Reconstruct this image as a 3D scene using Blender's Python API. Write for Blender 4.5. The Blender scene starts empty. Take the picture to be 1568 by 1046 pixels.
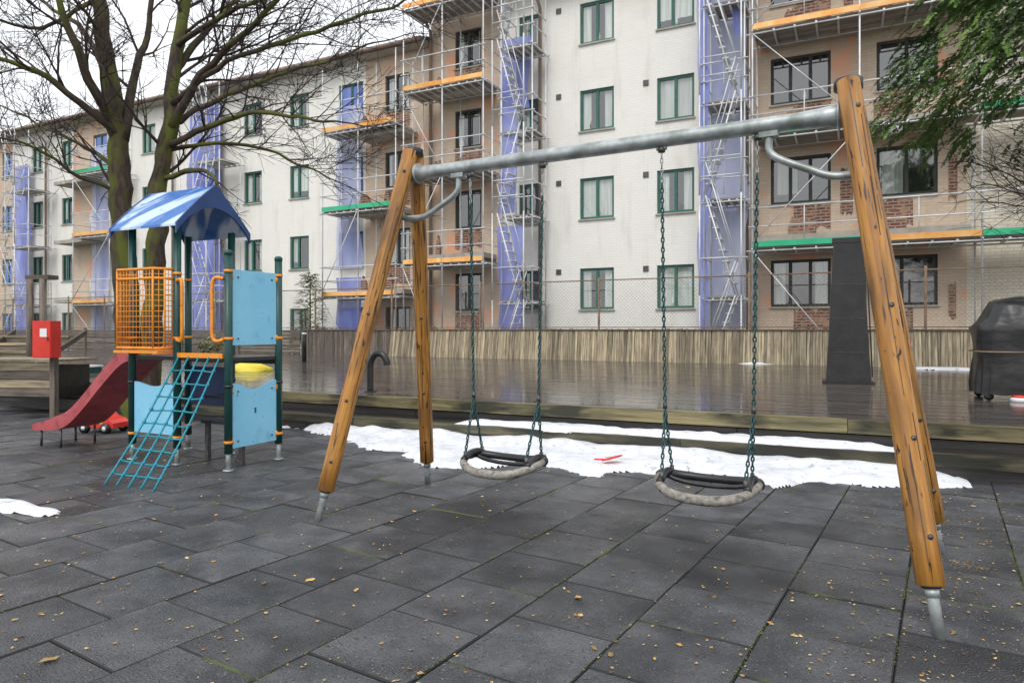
import bpy, math, random
from mathutils import Vector, Matrix, noise
random.seed(7)
R=random.random
def ru(a,b): return a+(b-a)*R()
CH=1.3; F=1045.0; CX=784.0; HY=504.0
def G(px,py,z=0.0):
    d=(CH-z)*F/(py-HY); return Vector(((px-CX)*d/F,d,z))
def PD(px,py,d): return Vector(((px-CX)*d/F,d,CH+(HY-py)*d/F))

# ---------------- materials ----------------
def newmat(name):
    m=bpy.data.materials.new(name); m.use_nodes=True
    nt=m.node_tree; return m,nt,nt.nodes['Principled BSDF']
def mat(name,c1,c2=None,rough=.6,rough2=None,metal=0,scale=(8,8,8),detail=5,lo=.35,hi=.65,bump=0,bscale=None,shade=0.0,spots=None,spec=.5,spots2=None,spots3=None):
    m,nt,b=newmat(name); N=nt.nodes; L=nt.links
    at=N.new('ShaderNodeAttribute'); at.attribute_name='tc'
    mp=N.new('ShaderNodeMapping'); mp.inputs['Scale'].default_value=scale; L.new(at.outputs['Vector'],mp.inputs['Vector'])
    nz=N.new('ShaderNodeTexNoise'); nz.inputs['Scale'].default_value=1; nz.inputs['Detail'].default_value=detail; nz.inputs['Roughness'].default_value=.62
    L.new(mp.outputs[0],nz.inputs['Vector'])
    mr=N.new('ShaderNodeMapRange'); mr.inputs[1].default_value=lo; mr.inputs[2].default_value=hi; L.new(nz.outputs['Fac'],mr.inputs[0])
    mx=N.new('ShaderNodeMix'); mx.data_type='RGBA'; mx.inputs[6].default_value=(*c1,1); mx.inputs[7].default_value=(*(c2 or c1),1)
    L.new(mr.outputs[0],mx.inputs[0]); col=mx.outputs[2]
    for sp_ in (spots,spots2,spots3):
        if not sp_: continue
        sc,th0,th1,sscale=sp_
        mp2=N.new('ShaderNodeMapping'); mp2.inputs['Scale'].default_value=sscale; L.new(at.outputs['Vector'],mp2.inputs['Vector'])
        n2=N.new('ShaderNodeTexNoise'); n2.inputs['Scale'].default_value=1; n2.inputs['Detail'].default_value=4; L.new(mp2.outputs[0],n2.inputs['Vector'])
        m2=N.new('ShaderNodeMapRange'); m2.inputs[1].default_value=th0; m2.inputs[2].default_value=th1; L.new(n2.outputs['Fac'],m2.inputs[0])
        mx2=N.new('ShaderNodeMix'); mx2.data_type='RGBA'; L.new(m2.outputs[0],mx2.inputs[0]); L.new(col,mx2.inputs[6]); mx2.inputs[7].default_value=(*sc,1); col=mx2.outputs[2]
    if shade>0:
        a2=N.new('ShaderNodeAttribute'); a2.attribute_name='shade'
        m3=N.new('ShaderNodeMapRange'); m3.inputs[3].default_value=1-shade; m3.inputs[4].default_value=1+shade; L.new(a2.outputs['Fac'],m3.inputs[0])
        vm=N.new('ShaderNodeVectorMath'); vm.operation='SCALE'; L.new(col,vm.inputs[0]); L.new(m3.outputs[0],vm.inputs['Scale']); col=vm.outputs[0]
    L.new(col,b.inputs['Base Color'])
    b.inputs['Metallic'].default_value=metal; b.inputs['Specular IOR Level'].default_value=spec
    if rough2 is not None:
        n3=N.new('ShaderNodeTexNoise'); n3.inputs['Scale'].default_value=1.3; n3.inputs['Detail'].default_value=4; L.new(at.outputs['Vector'],n3.inputs['Vector'])
        m4=N.new('ShaderNodeMapRange'); m4.inputs[1].default_value=.38; m4.inputs[2].default_value=.62; m4.inputs[3].default_value=rough; m4.inputs[4].default_value=rough2
        L.new(n3.outputs['Fac'],m4.inputs[0]); L.new(m4.outputs[0],b.inputs['Roughness'])
    else: b.inputs['Roughness'].default_value=rough
    if bump:
        bp=N.new('ShaderNodeBump'); bp.inputs['Strength'].default_value=bump; bp.inputs['Distance'].default_value=.01
        if bscale:
            mp5=N.new('ShaderNodeMapping'); mp5.inputs['Scale'].default_value=bscale; L.new(at.outputs['Vector'],mp5.inputs['Vector'])
            n5=N.new('ShaderNodeTexNoise'); n5.inputs['Scale'].default_value=1; n5.inputs['Detail'].default_value=3; L.new(mp5.outputs[0],n5.inputs['Vector']); L.new(n5.outputs['Fac'],bp.inputs['Height'])
        else: L.new(nz.outputs['Fac'],bp.inputs['Height'])
        L.new(bp.outputs[0],b.inputs['Normal'])
    return m
def brickmat(name,c1,c2,mortar,stain=None,th=(.5,.7),bump=.5,ms=.012,stainscale=.5,grime=None):
    m,nt,b=newmat(name); N=nt.nodes; L=nt.links
    at=N.new('ShaderNodeAttribute'); at.attribute_name='tc'
    br=N.new('ShaderNodeTexBrick'); br.inputs['Scale'].default_value=1; br.inputs['Brick Width'].default_value=.25; br.inputs['Row Height'].default_value=.085; br.inputs['Mortar Size'].default_value=ms
    br.inputs['Color1'].default_value=(*c1,1); br.inputs['Color2'].default_value=(*c2,1); br.inputs['Mortar'].default_value=(*mortar,1)
    L.new(at.outputs['Vector'],br.inputs['Vector']); col=br.outputs['Color']
    for q,(st,th_,ss) in enumerate(((stain,th,(stainscale,)*3),(grime,(.52,.75),(2.2,.35,1)))):
        if not st: continue
        mp=N.new('ShaderNodeMapping'); mp.inputs['Scale'].default_value=ss; L.new(at.outputs['Vector'],mp.inputs['Vector'])
        nz=N.new('ShaderNodeTexNoise'); nz.inputs['Scale'].default_value=1; nz.inputs['Detail'].default_value=6; nz.inputs['Roughness'].default_value=.65; L.new(mp.outputs[0],nz.inputs['Vector'])
        mr=N.new('ShaderNodeMapRange'); mr.inputs[1].default_value=th_[0]; mr.inputs[2].default_value=th_[1]; L.new(nz.outputs['Fac'],mr.inputs[0])
        mx=N.new('ShaderNodeMix'); mx.data_type='RGBA'; L.new(mr.outputs[0],mx.inputs[0]); L.new(col,mx.inputs[6]); mx.inputs[7].default_value=(*st,1); col=mx.outputs[2]
    L.new(col,b.inputs['Base Color']); b.inputs['Roughness'].default_value=.85
    bp=N.new('ShaderNodeBump'); bp.invert=True; bp.inputs['Strength'].default_value=bump; bp.inputs['Distance'].default_value=.01; L.new(br.outputs['Fac'],bp.inputs['Height']); L.new(bp.outputs[0],b.inputs['Normal'])
    return m
def alphamat(name,c1,c2,alpha,rough=.6,scale=(1,1,.3)):
    m=mat(name,c1,c2,rough=rough,scale=scale,detail=2)
    m.node_tree.nodes['Principled BSDF'].inputs['Alpha'].default_value=alpha
    return m
def glassmat():
    m=bpy.data.materials.new('window_glass'); m.use_nodes=True; nt=m.node_tree; nt.nodes.clear()
    o=nt.nodes.new('ShaderNodeOutputMaterial'); mx=nt.nodes.new('ShaderNodeMixShader'); t=nt.nodes.new('ShaderNodeBsdfTransparent'); g=nt.nodes.new('ShaderNodeBsdfGlossy')
    g.inputs['Roughness'].default_value=.03; t.inputs['Color'].default_value=(.85,.9,.88,1); mx.inputs[0].default_value=.2
    nt.links.new(t.outputs[0],mx.inputs[1]); nt.links.new(g.outputs[0],mx.inputs[2]); nt.links.new(mx.outputs[0],o.inputs[0]); return m
M={}
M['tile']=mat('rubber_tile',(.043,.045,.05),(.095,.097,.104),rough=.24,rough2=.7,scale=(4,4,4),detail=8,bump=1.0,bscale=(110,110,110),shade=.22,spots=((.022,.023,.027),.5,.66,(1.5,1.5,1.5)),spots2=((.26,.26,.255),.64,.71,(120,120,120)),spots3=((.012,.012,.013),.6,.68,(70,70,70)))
M['tedge']=mat('tile_edge',(.02,.02,.02),(.09,.115,.02),rough=.8,scale=(1.4,1.4,1.4),lo=.54,hi=.64)
M['soil']=mat('joint_soil',(.012,.012,.011),(.07,.095,.015),rough=.9,scale=(1.4,1.4,1.4),lo=.5,hi=.6,bump=.5,bscale=(60,60,60))
M['moss']=mat('moss',(.06,.09,.012),(.17,.2,.035),rough=.9,scale=(20,20,20),detail=2,shade=.4)
M['deck']=mat('wet_deck_wood',(.05,.042,.038),(.125,.106,.095),rough=.05,rough2=.2,scale=(30,30,1.5),shade=.35,bump=.06,bscale=(60,60,2),spec=1.0)
M['edge']=mat('mossy_timber',(.07,.065,.032),(.24,.2,.1),rough=.45,scale=(20,20,1.2),shade=.25,bump=.4,spots=((.025,.025,.014),.47,.62,(5,5,1.5)))
M['edge2']=mat('wet_step_timber',(.035,.033,.022),(.12,.105,.06),rough=.4,scale=(20,20,1.2),shade=.25,bump=.4,spots=((.018,.018,.012),.45,.6,(5,5,1.5)))
M['darkwood']=mat('dark_wet_timber',(.012,.011,.011),(.035,.03,.027),rough=.4,scale=(20,20,1.5),bump=.3)
M['slat']=mat('weathered_slat',(.16,.13,.085),(.42,.35,.235),rough=.75,scale=(25,25,2.2),shade=.45,bump=.3)
M['slatd']=mat('weathered_slat_dark',(.07,.058,.048),(.18,.145,.115),rough=.75,scale=(25,25,2.2),shade=.4,bump=.3)
M['leg']=mat('varnished_pole',(.27,.105,.018),(.54,.26,.05),rough=.45,scale=(34,34,1.6),lo=.3,hi=.68,bump=.4,spots=((.035,.018,.009),.59,.65,(60,60,3.2)),spots2=((.15,.07,.02),.48,.72,(9,9,2)),spots3=((.02,.013,.008),.66,.70,(26,26,9)))
M['steel']=mat('galvanised_steel',(.3,.33,.33),(.5,.53,.53),rough=.42,metal=.5,scale=(14,14,14),bump=.08,spots=((.15,.18,.15),.48,.72,(5,5,5)))
M['darksteel']=mat('dark_steel',(.06,.06,.06),(.16,.15,.14),rough=.5,metal=.7,scale=(30,30,30))
M['black']=mat('black_plastic',(.012,.012,.014),(.025,.025,.028),rough=.35,scale=(12,12,12))
M['chain']=mat('green_coated_chain',(.008,.04,.045),(.02,.085,.085),rough=.45,scale=(60,60,60))
M['rubber']=mat('worn_rubber',(.17,.155,.135),(.34,.32,.28),rough=.7,scale=(30,30,30),bump=.4,spots=((.06,.055,.05),.55,.7,(20,20,20)))
M['green']=mat('green_post_paint',(.006,.045,.042),(.014,.075,.065),rough=.35,scale=(12,12,5))
M['lblue']=mat('light_blue_panel',(.22,.56,.78),(.27,.63,.84),rough=.4,scale=(2,2,2),spots=((.14,.38,.52),.6,.85,(6,6,6)),spots2=((.1,.2,.25),.68,.72,(30,30,30)))
M['roofb']=mat('blue_roof',(.04,.16,.48),(.55,.7,.87),rough=.15,scale=(3.4,.7,3.4),detail=2,lo=.47,hi=.56,spots=((.03,.07,.16),.62,.8,(9,9,9)))  # pale diagonal streaks: wear and reflections painted into the roof colour
M['dblue']=mat('dark_blue_board',(.014,.045,.15),(.024,.07,.21),rough=.35,scale=(4,4,4))
M['orange']=mat('orange_coating',(.8,.26,.015),(.9,.34,.03),rough=.4,scale=(12,12,12),spots=((.4,.12,.02),.6,.75,(25,25,25)))
M['red']=mat('red_plastic',(.62,.03,.02),(.72,.05,.035),rough=.35,scale=(4,4,4))
M['slide']=mat('red_slide',(.38,.06,.07),(.48,.1,.11),rough=.4,scale=(4,4,4),spots=((.2,.04,.045),.55,.75,(9,9,9)))
M['slidebed']=mat('slide_bed',(.07,.03,.03),(.13,.05,.05),rough=.3,scale=(6,6,6))
M['teal']=mat('teal_rope',(.01,.2,.28),(.02,.3,.38),rough=.6,scale=(40,40,40))
M['bark']=mat('bark',(.028,.02,.014),(.09,.066,.045),rough=.9,scale=(22,22,6),detail=7,bump=1.0,spots=((.1,.115,.016),.46,.6,(4,4,1.6)))
M['twig']=mat('twig_bark',(.03,.022,.018),(.07,.052,.045),rough=.9,scale=(10,10,10),detail=2)
M['needle']=mat('evergreen_needles',(.05,.115,.018),(.15,.25,.045),rough=.7,scale=(1.2,1.2,1.2),detail=2,shade=.6)
M['pine']=mat('pine_needles',(.12,.15,.05),(.28,.3,.12),rough=.7,scale=(3,3,3),detail=2,shade=.5)
M['snow']=mat('snow',(.62,.64,.68),(.82,.83,.85),rough=.6,scale=(5,5,5),bump=1,bscale=(16,16,16),spots=((.36,.37,.38),.6,.75,(12,12,12)),spots2=((.1,.08,.05),.69,.72,(45,45,45)))
M['leaf']=mat('dead_leaves',(.27,.13,.035),(.55,.4,.15),rough=.7,scale=(9,9,9),detail=2,shade=.6)
M['scaf']=mat('galvanised_tube',(.55,.56,.57),(.75,.76,.77),rough=.45,metal=.2,scale=(2,2,2),detail=2)
M['board']=mat('scaffold_board',(.18,.16,.14),(.37,.34,.3),rough=.8,scale=(5,5,1),detail=3)
M['toeo']=mat('orange_toeboard',(.85,.34,.05),(.9,.58,.25),rough=.6,scale=(2,2,2),shade=.15)
M['toeg']=mat('green_toeboard',(.02,.4,.2),(.05,.5,.26),rough=.6,scale=(1,1,1))
M['net']=alphamat('blue_netting',(.13,.17,.56),(.3,.35,.74),.85)
M['netw']=alphamat('pale_netting',(.38,.43,.72),(.62,.66,.84),.7)
M['film']=mat('blue_film',(.09,.16,.5),(.25,.32,.72),rough=.3,scale=(2,2,.6))
M['frame']=mat('green_window_frame',(.02,.11,.08),(.035,.15,.11),rough=.5,scale=(3,3,3))
M['framed']=mat('dark_window_frame',(.014,.02,.016),(.026,.034,.028),rough=.5,scale=(3,3,3))
M['glass']=glassmat()
M['curtain']=mat('curtain',(.55,.55,.52),(.82,.82,.79),rough=.9,scale=(14,.5,1),detail=2,shade=.25)
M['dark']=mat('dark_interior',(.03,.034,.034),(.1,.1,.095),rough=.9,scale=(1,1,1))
M['wwhite']=brickmat('painted_brick_white',(.85,.835,.78),(.825,.81,.755),(.76,.745,.69),stain=(.74,.72,.65),th=(.5,.8),bump=.3,ms=.007,grime=(.68,.66,.6))
M['wpale']=brickmat('painted_brick_pale',(.74,.69,.58),(.68,.62,.51),(.52,.47,.38),stain=(.6,.54,.43),th=(.5,.7),bump=.6,ms=.01,grime=(.5,.45,.36))
M['wtan']=brickmat('stripped_plaster',(.63,.51,.39),(.57,.45,.34),(.5,.41,.32),stain=(.72,.39,.25),th=(.53,.6),bump=.3,ms=.008,stainscale=.8,grime=(.46,.37,.3))
M['wbrick']=brickmat('bare_brick',(.24,.09,.055),(.12,.055,.045),(.36,.28,.22),stain=(.4,.25,.17),th=(.5,.62),bump=1,ms=.016,stainscale=3)
M['concrete']=mat('concrete',(.32,.3,.26),(.48,.45,.4),rough=.85,scale=(2,2,2),bump=.3)
M['roof']=mat('roof_sheet',(.09,.085,.08),(.16,.15,.14),rough=.7,scale=(1,1,1))
M['gutter']=mat('gutter_metal',(.24,.17,.14),(.34,.26,.2),rough=.5,scale=(1,1,1))
M['post']=mat('rusty_post',(.16,.1,.06),(.3,.21,.14),rough=.8,scale=(10,10,4))
M['wire']=mat('fence_wire',(.2,.18,.16),(.3,.27,.24),rough=.6,scale=(1,1,1),detail=1)
M['cover']=mat('black_fabric_cover',(.012,.012,.013),(.03,.03,.032),rough=.34,scale=(3,3,6),bump=1,bscale=(5,5,9))
M['iron']=mat('black_iron',(.01,.01,.011),(.022,.022,.022),rough=.3,scale=(7,7,7),bump=.1)
M['yellow']=mat('yellow_plastic',(.75,.6,.03),(.8,.7,.08),rough=.5,scale=(5,5,5))
M['white']=mat('white_paint',(.75,.75,.74),(.8,.8,.79),rough=.5,scale=(5,5,5))

# ---------------- mesh builder ----------------
class MB:
    def __init__(s): s.V=[];s.Fc=[];s.Mi=[];s.S=[];s.TC=[];s.SH=[];s.mats=[]
    def mi(s,k):
        if k not in s.mats: s.mats.append(k)
        return s.mats.index(k)
    def add(s,vs,fs,m,tc=None,sh=None,smooth=False):
        o=len(s.V); sh=R() if sh is None else sh
        s.V+= [tuple(v) for v in vs]; s.TC+= [tuple(t) for t in (tc or vs)]; s.SH+=[sh]*len(vs)
        k=s.mi(m)
        for f in fs: s.Fc.append(tuple(i+o for i in f)); s.Mi.append(k); s.S.append(smooth)
    def box(s,p,ax,ay,az,m,sh=None):
        p=Vector(p);ax=Vector(ax);ay=Vector(ay);az=Vector(az)
        if ax.cross(ay).dot(az)<0: p=p+ax; ax=-ax
        vs=[];ls=[ax.length,ay.length,az.length]; order=sorted(range(3),key=lambda i:ls[i]); off=Vector((ru(0,50),ru(0,50),ru(0,50)));tc=[]
        for k in (0,1):
            for j in (0,1):
                for i in (0,1):
                    vs.append(p+ax*i+ay*j+az*k); l=(i*ls[0],j*ls[1],k*ls[2]); tc.append(off+Vector((l[order[0]],l[order[1]],l[order[2]])))
        s.add(vs,[(0,2,3,1),(4,5,7,6),(0,1,5,4),(2,6,7,3),(0,4,6,2),(1,3,7,5)],m,tc,sh)
    def tube(s,pts,rad,m,n=8,cap=True,sh=None,closed=False):
        pts=[Vector(p) for p in pts]; k=len(pts)
        if not isinstance(rad,(list,tuple)): rad=[rad]*k
        off=Vector((ru(0,50),ru(0,50),ru(0,50))); vs=[];tc=[];L=0;nr=None
        for i,p in enumerate(pts):
            if closed: t=(pts[(i+1)%k]-pts[i-1]).normalized()
            else: t=(pts[min(i+1,k-1)]-pts[max(i-1,0)]).normalized()
            if nr is None:
                nr=t.cross(Vector((0,0,1)));
                if nr.length<.1: nr=t.cross(Vector((0,1,0)))
                nr.normalize()
            else:
                nr=(nr-t*nr.dot(t)); 
                if nr.length<1e-5: nr=t.orthogonal()
                nr.normalize()
            b=t.cross(nr)
            if i: L+=(p-pts[i-1]).length
            for j in range(n):
                a=2*math.pi*j/n; ca,sa=math.cos(a),math.sin(a)
                vs.append(p+(nr*ca+b*sa)*rad[i]); tc.append(off+Vector((ca*rad[i],sa*rad[i],L)))
        fs=[]
        for i in range(k if closed else k-1):
            i2=(i+1)%k
            for j in range(n): fs.append((i*n+j,i*n+(j+1)%n,i2*n+(j+1)%n,i2*n+j))
        if cap and not closed: fs.append(tuple(range(n-1,-1,-1))); fs.append(tuple((k-1)*n+j for j in range(n)))
        s.add(vs,fs,m,tc,sh,smooth=True)
    def build(s,name,parent=None,origin=True):
        me=bpy.data.meshes.new(name); vs=[Vector(v) for v in s.V]
        o=Vector((0,0,0))
        if origin and vs:
            xs=[v.x for v in vs];ys=[v.y for v in vs];zs=[v.z for v in vs]; o=Vector(((min(xs)+max(xs))/2,(min(ys)+max(ys))/2,min(zs)))
        me.from_pydata([v-o for v in vs],[],s.Fc)
        for k in s.mats: me.materials.append(M[k])
        me.polygons.foreach_set('material_index',s.Mi); me.polygons.foreach_set('use_smooth',s.S)
        a=me.attributes.new('tc','FLOAT_VECTOR','POINT'); a.data.foreach_set('vector',[c for t in s.TC for c in t])
        a=me.attributes.new('shade','FLOAT','POINT'); a.data.foreach_set('value',s.SH)
        me.update(); ob=bpy.data.objects.new(name,me); bpy.context.collection.objects.link(ob)
        if parent: ob.parent=parent; ob.location=o-parent.location
        else: ob.location=o
        return ob
def empty(name,loc):
    e=bpy.data.objects.new(name,None); e.location=loc; e.empty_display_size=.3; bpy.context.collection.objects.link(e); return e
def smooth_path(pts,sub=6):
    out=[];P=[Vector(p) for p in pts]; P=[P[0]*2-P[1]]+P+[P[-1]*2-P[-2]]
    for i in range(1,len(P)-2):
        for s in range(sub):
            t=s/sub; a,b,c,d=P[i-1:i+3]
            out.append(.5*((2*b)+(c-a)*t+(2*a-5*b+4*c-d)*t*t+(3*b-a-3*c+d)*t**3))
    out.append(P[-2]); return out
Z=Vector((0,0,1))

# ---------------- frames ----------------
O=Vector((2.733,21.8,0)); U=Vector((.896,-.4445,0)).normalized(); NF=Vector((U.y,-U.x,0)); 
if NF.y>0: NF=-NF
def FP(u,off,z): return O+U*u+NF*off+Z*z
def ux(px,off=0.0):
    k=(px-CX)/F; B=O+NF*off; return (k*B.y-B.x)/(U.x-k*U.y)
D0=G(440,600,.42); D1=G(1568,655,.42); D0.z=0; D1.z=0
UD=(D1-D0).normalized(); ND=Vector((UD.y,-UD.x,0))
if ND.y>0: ND=-ND
def DP(a,b,z): return D0+UD*a+ND*b+Z*z
def toD(p): q=Vector((p.x,p.y,0))-D0; return q.dot(UD),q.dot(ND)

LF=G(487,797); LB=G(655,740); RF=G(1438,975); RB=RF+(LB-LF)
mL=(LF+LB)/2; mR=(RF+RB)/2; us=(mR-mL).normalized(); sp=(LB-LF).normalized()
TL=mL+us*.33; TR=mR-us*.37
RB=RB+us*.085
BZ=2.44; bl=TL+Z*BZ; brr=TR+Z*BZ
def beamat(px):
    k=(px-CX)/F; A0=bl; d=us; u=(k*A0.y-A0.x)/(d.x-k*d.y); return A0+d*u
SEATS=[(720,831),(1013,1160)]
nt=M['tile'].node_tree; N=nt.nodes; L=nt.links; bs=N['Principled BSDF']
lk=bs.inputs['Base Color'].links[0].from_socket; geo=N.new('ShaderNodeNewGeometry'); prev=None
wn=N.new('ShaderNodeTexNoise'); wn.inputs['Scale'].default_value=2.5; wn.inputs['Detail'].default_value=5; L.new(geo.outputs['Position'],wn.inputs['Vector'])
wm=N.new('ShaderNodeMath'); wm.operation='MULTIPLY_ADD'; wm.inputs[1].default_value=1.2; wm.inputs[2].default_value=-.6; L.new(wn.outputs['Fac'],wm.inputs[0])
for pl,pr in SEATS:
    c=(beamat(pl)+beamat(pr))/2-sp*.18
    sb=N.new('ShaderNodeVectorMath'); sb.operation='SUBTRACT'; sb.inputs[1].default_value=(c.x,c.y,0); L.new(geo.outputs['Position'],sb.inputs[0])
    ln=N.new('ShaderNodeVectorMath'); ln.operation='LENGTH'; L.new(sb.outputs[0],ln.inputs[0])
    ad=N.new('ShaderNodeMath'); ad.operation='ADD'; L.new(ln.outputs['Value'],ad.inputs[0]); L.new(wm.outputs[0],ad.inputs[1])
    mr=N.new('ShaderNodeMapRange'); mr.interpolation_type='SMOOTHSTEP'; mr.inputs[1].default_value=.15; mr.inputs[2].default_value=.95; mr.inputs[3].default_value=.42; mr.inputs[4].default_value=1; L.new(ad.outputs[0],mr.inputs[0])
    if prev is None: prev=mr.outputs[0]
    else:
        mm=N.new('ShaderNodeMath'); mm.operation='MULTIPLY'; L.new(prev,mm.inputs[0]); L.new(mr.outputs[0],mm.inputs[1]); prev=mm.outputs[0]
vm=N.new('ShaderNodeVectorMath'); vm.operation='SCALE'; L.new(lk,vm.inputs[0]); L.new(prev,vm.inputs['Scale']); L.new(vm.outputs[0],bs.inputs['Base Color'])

# ---------------- ground ----------------
b=MB(); S=300
b.add([(-S,-S,-.03),(S,-S,-.03),(S,S,-.03),(-S,S,-.03)],[(0,1,2,3)],'soil'); b.build('ground',origin=False)
ta=math.atan2(661,1045); A=Vector((math.sin(ta),math.cos(ta),0)); B_=Vector((math.cos(ta),-math.sin(ta),0))
STEPB=.47
b=MB()
for i in range(-34,22):
    for j in range(-16,34):
        p0=-.66+.5*i; q0=.5*j+(.25 if i%2 else 0)+.13
        c=B_*(p0+.25)+A*(q0+.25)
        if c.x<-13 or c.x>8.5 or c.y<-2.5: continue
        _,bb=toD(c)
        if bb<STEPB-.35: continue
        g=.0016; ch=.0055; h=ru(-.003,.003); tx,ty=ru(-.006,.006),ru(-.006,.006); rot=ru(-.005,.005)
        vs=[]
        for (mgn,z) in ((g,-.03),(g,-.006),(g+ch,0)):
            for (sx,sy) in ((-1,-1),(1,-1),(1,1),(-1,1)):
                x=sx*(.25-mgn); y=sy*(.25-mgn); x,y=x-y*rot,y+x*rot
                vs.append(c+B_*x+A*y+Z*(z+h+tx*x+ty*y))
        sh=R(); off=Vector((ru(0,3),ru(0,3),0))*.3
        tc=[v+off for v in vs]
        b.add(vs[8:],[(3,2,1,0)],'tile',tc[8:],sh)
        b.add(vs,[(4+k,4+(k+1)%4,8+(k+1)%4,8+k)[::-1] for k in range(4)]+[(k,(k+1)%4,4+(k+1)%4,4+k)[::-1] for k in range(4)],'tedge',[v for v in vs],sh)
ob=b.build('rubber_paving')
# moss in the joints
b=MB()
def fleck(b,p,s,m,sh=None,fl=.6,tilt=.25):
    a=ru(0,6.28); X=Vector((math.cos(a),math.sin(a),ru(-tilt,tilt))); Y=Vector((-math.sin(a),math.cos(a),ru(-tilt,tilt))); n=9; vs=[p+Z*.006]
    for k in range(n):
        t=2*math.pi*k/n; r=s*(1 if k%2 else .7)*ru(.75,1.1); v=p+X*math.cos(t)*r+Y*math.sin(t)*r*fl; v.z=max(p.z+.002,v.z+.004); vs.append(v)
    b.add(vs,[(0,k+1,(k+1)%n+1) for k in range(n)],m,sh=sh)
for i in range(-18,16):
    q=-3.0
    while q<12:
        q+=ru(.008,.03)
        p=B_*(-.66+.5*i+random.gauss(0,.004))+A*q
        if p.y<1.5 or p.y>8 or abs(p.x)>p.y*.85 or toD(p)[1]<STEPB+.1: continue
        if noise.noise(Vector((p.x*.9,p.y*.9,i*.37)))>.2: fleck(b,p+Z*.001,ru(.003,.008),'moss',tilt=.1)
b.build('moss')
# ---------------- deck ----------------
b=MB(); w=.118
for i in range(105):
    b0=-(i+1)*w-.05; a=-22
    while a<16:
        ln=ru(3.2,4.6)
        b.box(DP(a,b0,.39),UD*(min(ln,16.5-a)-.006),ND*(w-.008),Z*(.03+ru(-.0015,.0015)),'deck')
        a+=ln
b.box(DP(-22,-12.2,.2),UD*38,ND*12.0,Z*.17,'darkwood')
def beam(a0,a1,b0,b1,z0,z1,m='edge'):
    a=a0
    while a<a1:
        ln=ru(3.2,4.8); e=min(a+ln,a1)
        b.box(DP(a,b0,z0),UD*(e-a-.006),ND*(b1-b0),Z*(z1-z0),m); a=e
beam(-22,16,-.05,.06,.29,.424)
beam(-22,16,-.03,.03,.0,.275,'darkwood')
beam(-22,16,.05,.26,.15,.19,'darkwood'); beam(-22,16,.267,STEPB,.10,.192,'edge2')
beam(-22,16,STEPB-.1,STEPB-.03,-.02,.095,'darkwood')
b.build('wooden_deck')
# ---------------- snow ----------------
b=MB()
low=[(430,652),(470,662),(500,668),(540,679),(600,693),(650,712),(700,716),(760,716),(800,708),(860,718),(920,728),(980,722),(1030,726),(1100,726),(1150,735),(1190,748),(1240,740),(1290,741),(1370,746),(1430,746),(1490,742)]
la=sorted([toD(G(x,y)) for x,y in low])
def lb(a):
    for (a0,b0),(a1,b1) in zip(la,la[1:]):
        if a0<=a<=a1: return b0+(b1-b0)*(a-a0)/(a1-a0)
    return -9
def sgrid(a0,a1,b0,b1,st,fn,z0):
    na=int((a1-a0)/st); nb=int((b1-b0)/st)+1; vs=[];ok=[]
    for i in range(na+1):
        for j in range(nb+1):
            a=a0+i*st; bb=b0+j*st; h=fn(a,bb); p=DP(a,bb,z0+h); vs.append(p); ok.append(h>-.012)
    fs=[]
    for i in range(na):
        for j in range(nb):
            q=(i*(nb+1)+j,(i+1)*(nb+1)+j,(i+1)*(nb+1)+j+1,i*(nb+1)+j+1)
            if all(ok[k] for k in q): fs.append(q[::-1])
    b.add(vs,fs,'snow',smooth=True)
def f1(a,bb):
    e=lb(a); n=noise.noise(Vector((a*2.0,bb*2.0,0)))*.24+noise.noise(Vector((a*7,bb*7,3)))*.1
    d=min(e-bb+n,  (a-la[0][0])*.8, (la[-1][0]-a)*.5)
    d=max(-1,d)
    t=max(0,min(1,(STEPB+.35-bb)/.35))*max(0,min(1,d*3))
    return max(-.02,min(.05,d*.4-.004))+ (noise.noise(Vector((a*5,bb*5,9)))*.022+noise.noise(Vector((a*1.5,bb*1.5,2)))*.02 if d>.05 else 0)+t*(.05+.05*noise.noise(Vector((a*1.7,0,5))))
sgrid(la[0][0],la[-1][0],STEPB-.04,2.0,.025,f1,.0)
sa0=toD(G(690,650,.19))[0]; sa1=toD(G(1380,700,.19))[0]
def f2(a,bb):
    n=noise.noise(Vector((a*1.3,4,0)))*.16+noise.noise(Vector((a*6,bb*6,3)))*.06
    d=min((STEPB-.02-bb)+n*.6-.02,(a-sa0)*.4,(sa1-a)*.4,(bb-.07+n))
    return max(-.02,min(.045,d*.5))+(noise.noise(Vector((a*6,bb*6,9)))*.012 if d>.03 else 0)
sgrid(sa0,sa1,.06,STEPB+.02,.02,f2,.19)
def blob(c,ra,rb,z,hh=.03,seed=0):
    a0,b0=toD(c)
    def f(a,bb):
        x=(a-a0)/ra; y=(bb-b0)/rb; d=1-math.sqrt(x*x+y*y)+noise.noise(Vector((a*3,bb*3,seed)))*.5
        return max(-.02,min(hh,d*.12))
    sgrid(a0-ra*1.5,a0+ra*1.5,b0-rb*1.5,b0+rb*1.5,.04,f,z)
blob(G(-10,774),.62,.15,0,seed=1)
blob(G(1158,557,.42),.5,.35,.42,.04,seed=5); blob(G(1445,566,.42),.75,.3,.42,.05,seed=8)
blob(G(520,658),.3,.1,0,seed=3)
b.build('snow')

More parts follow.
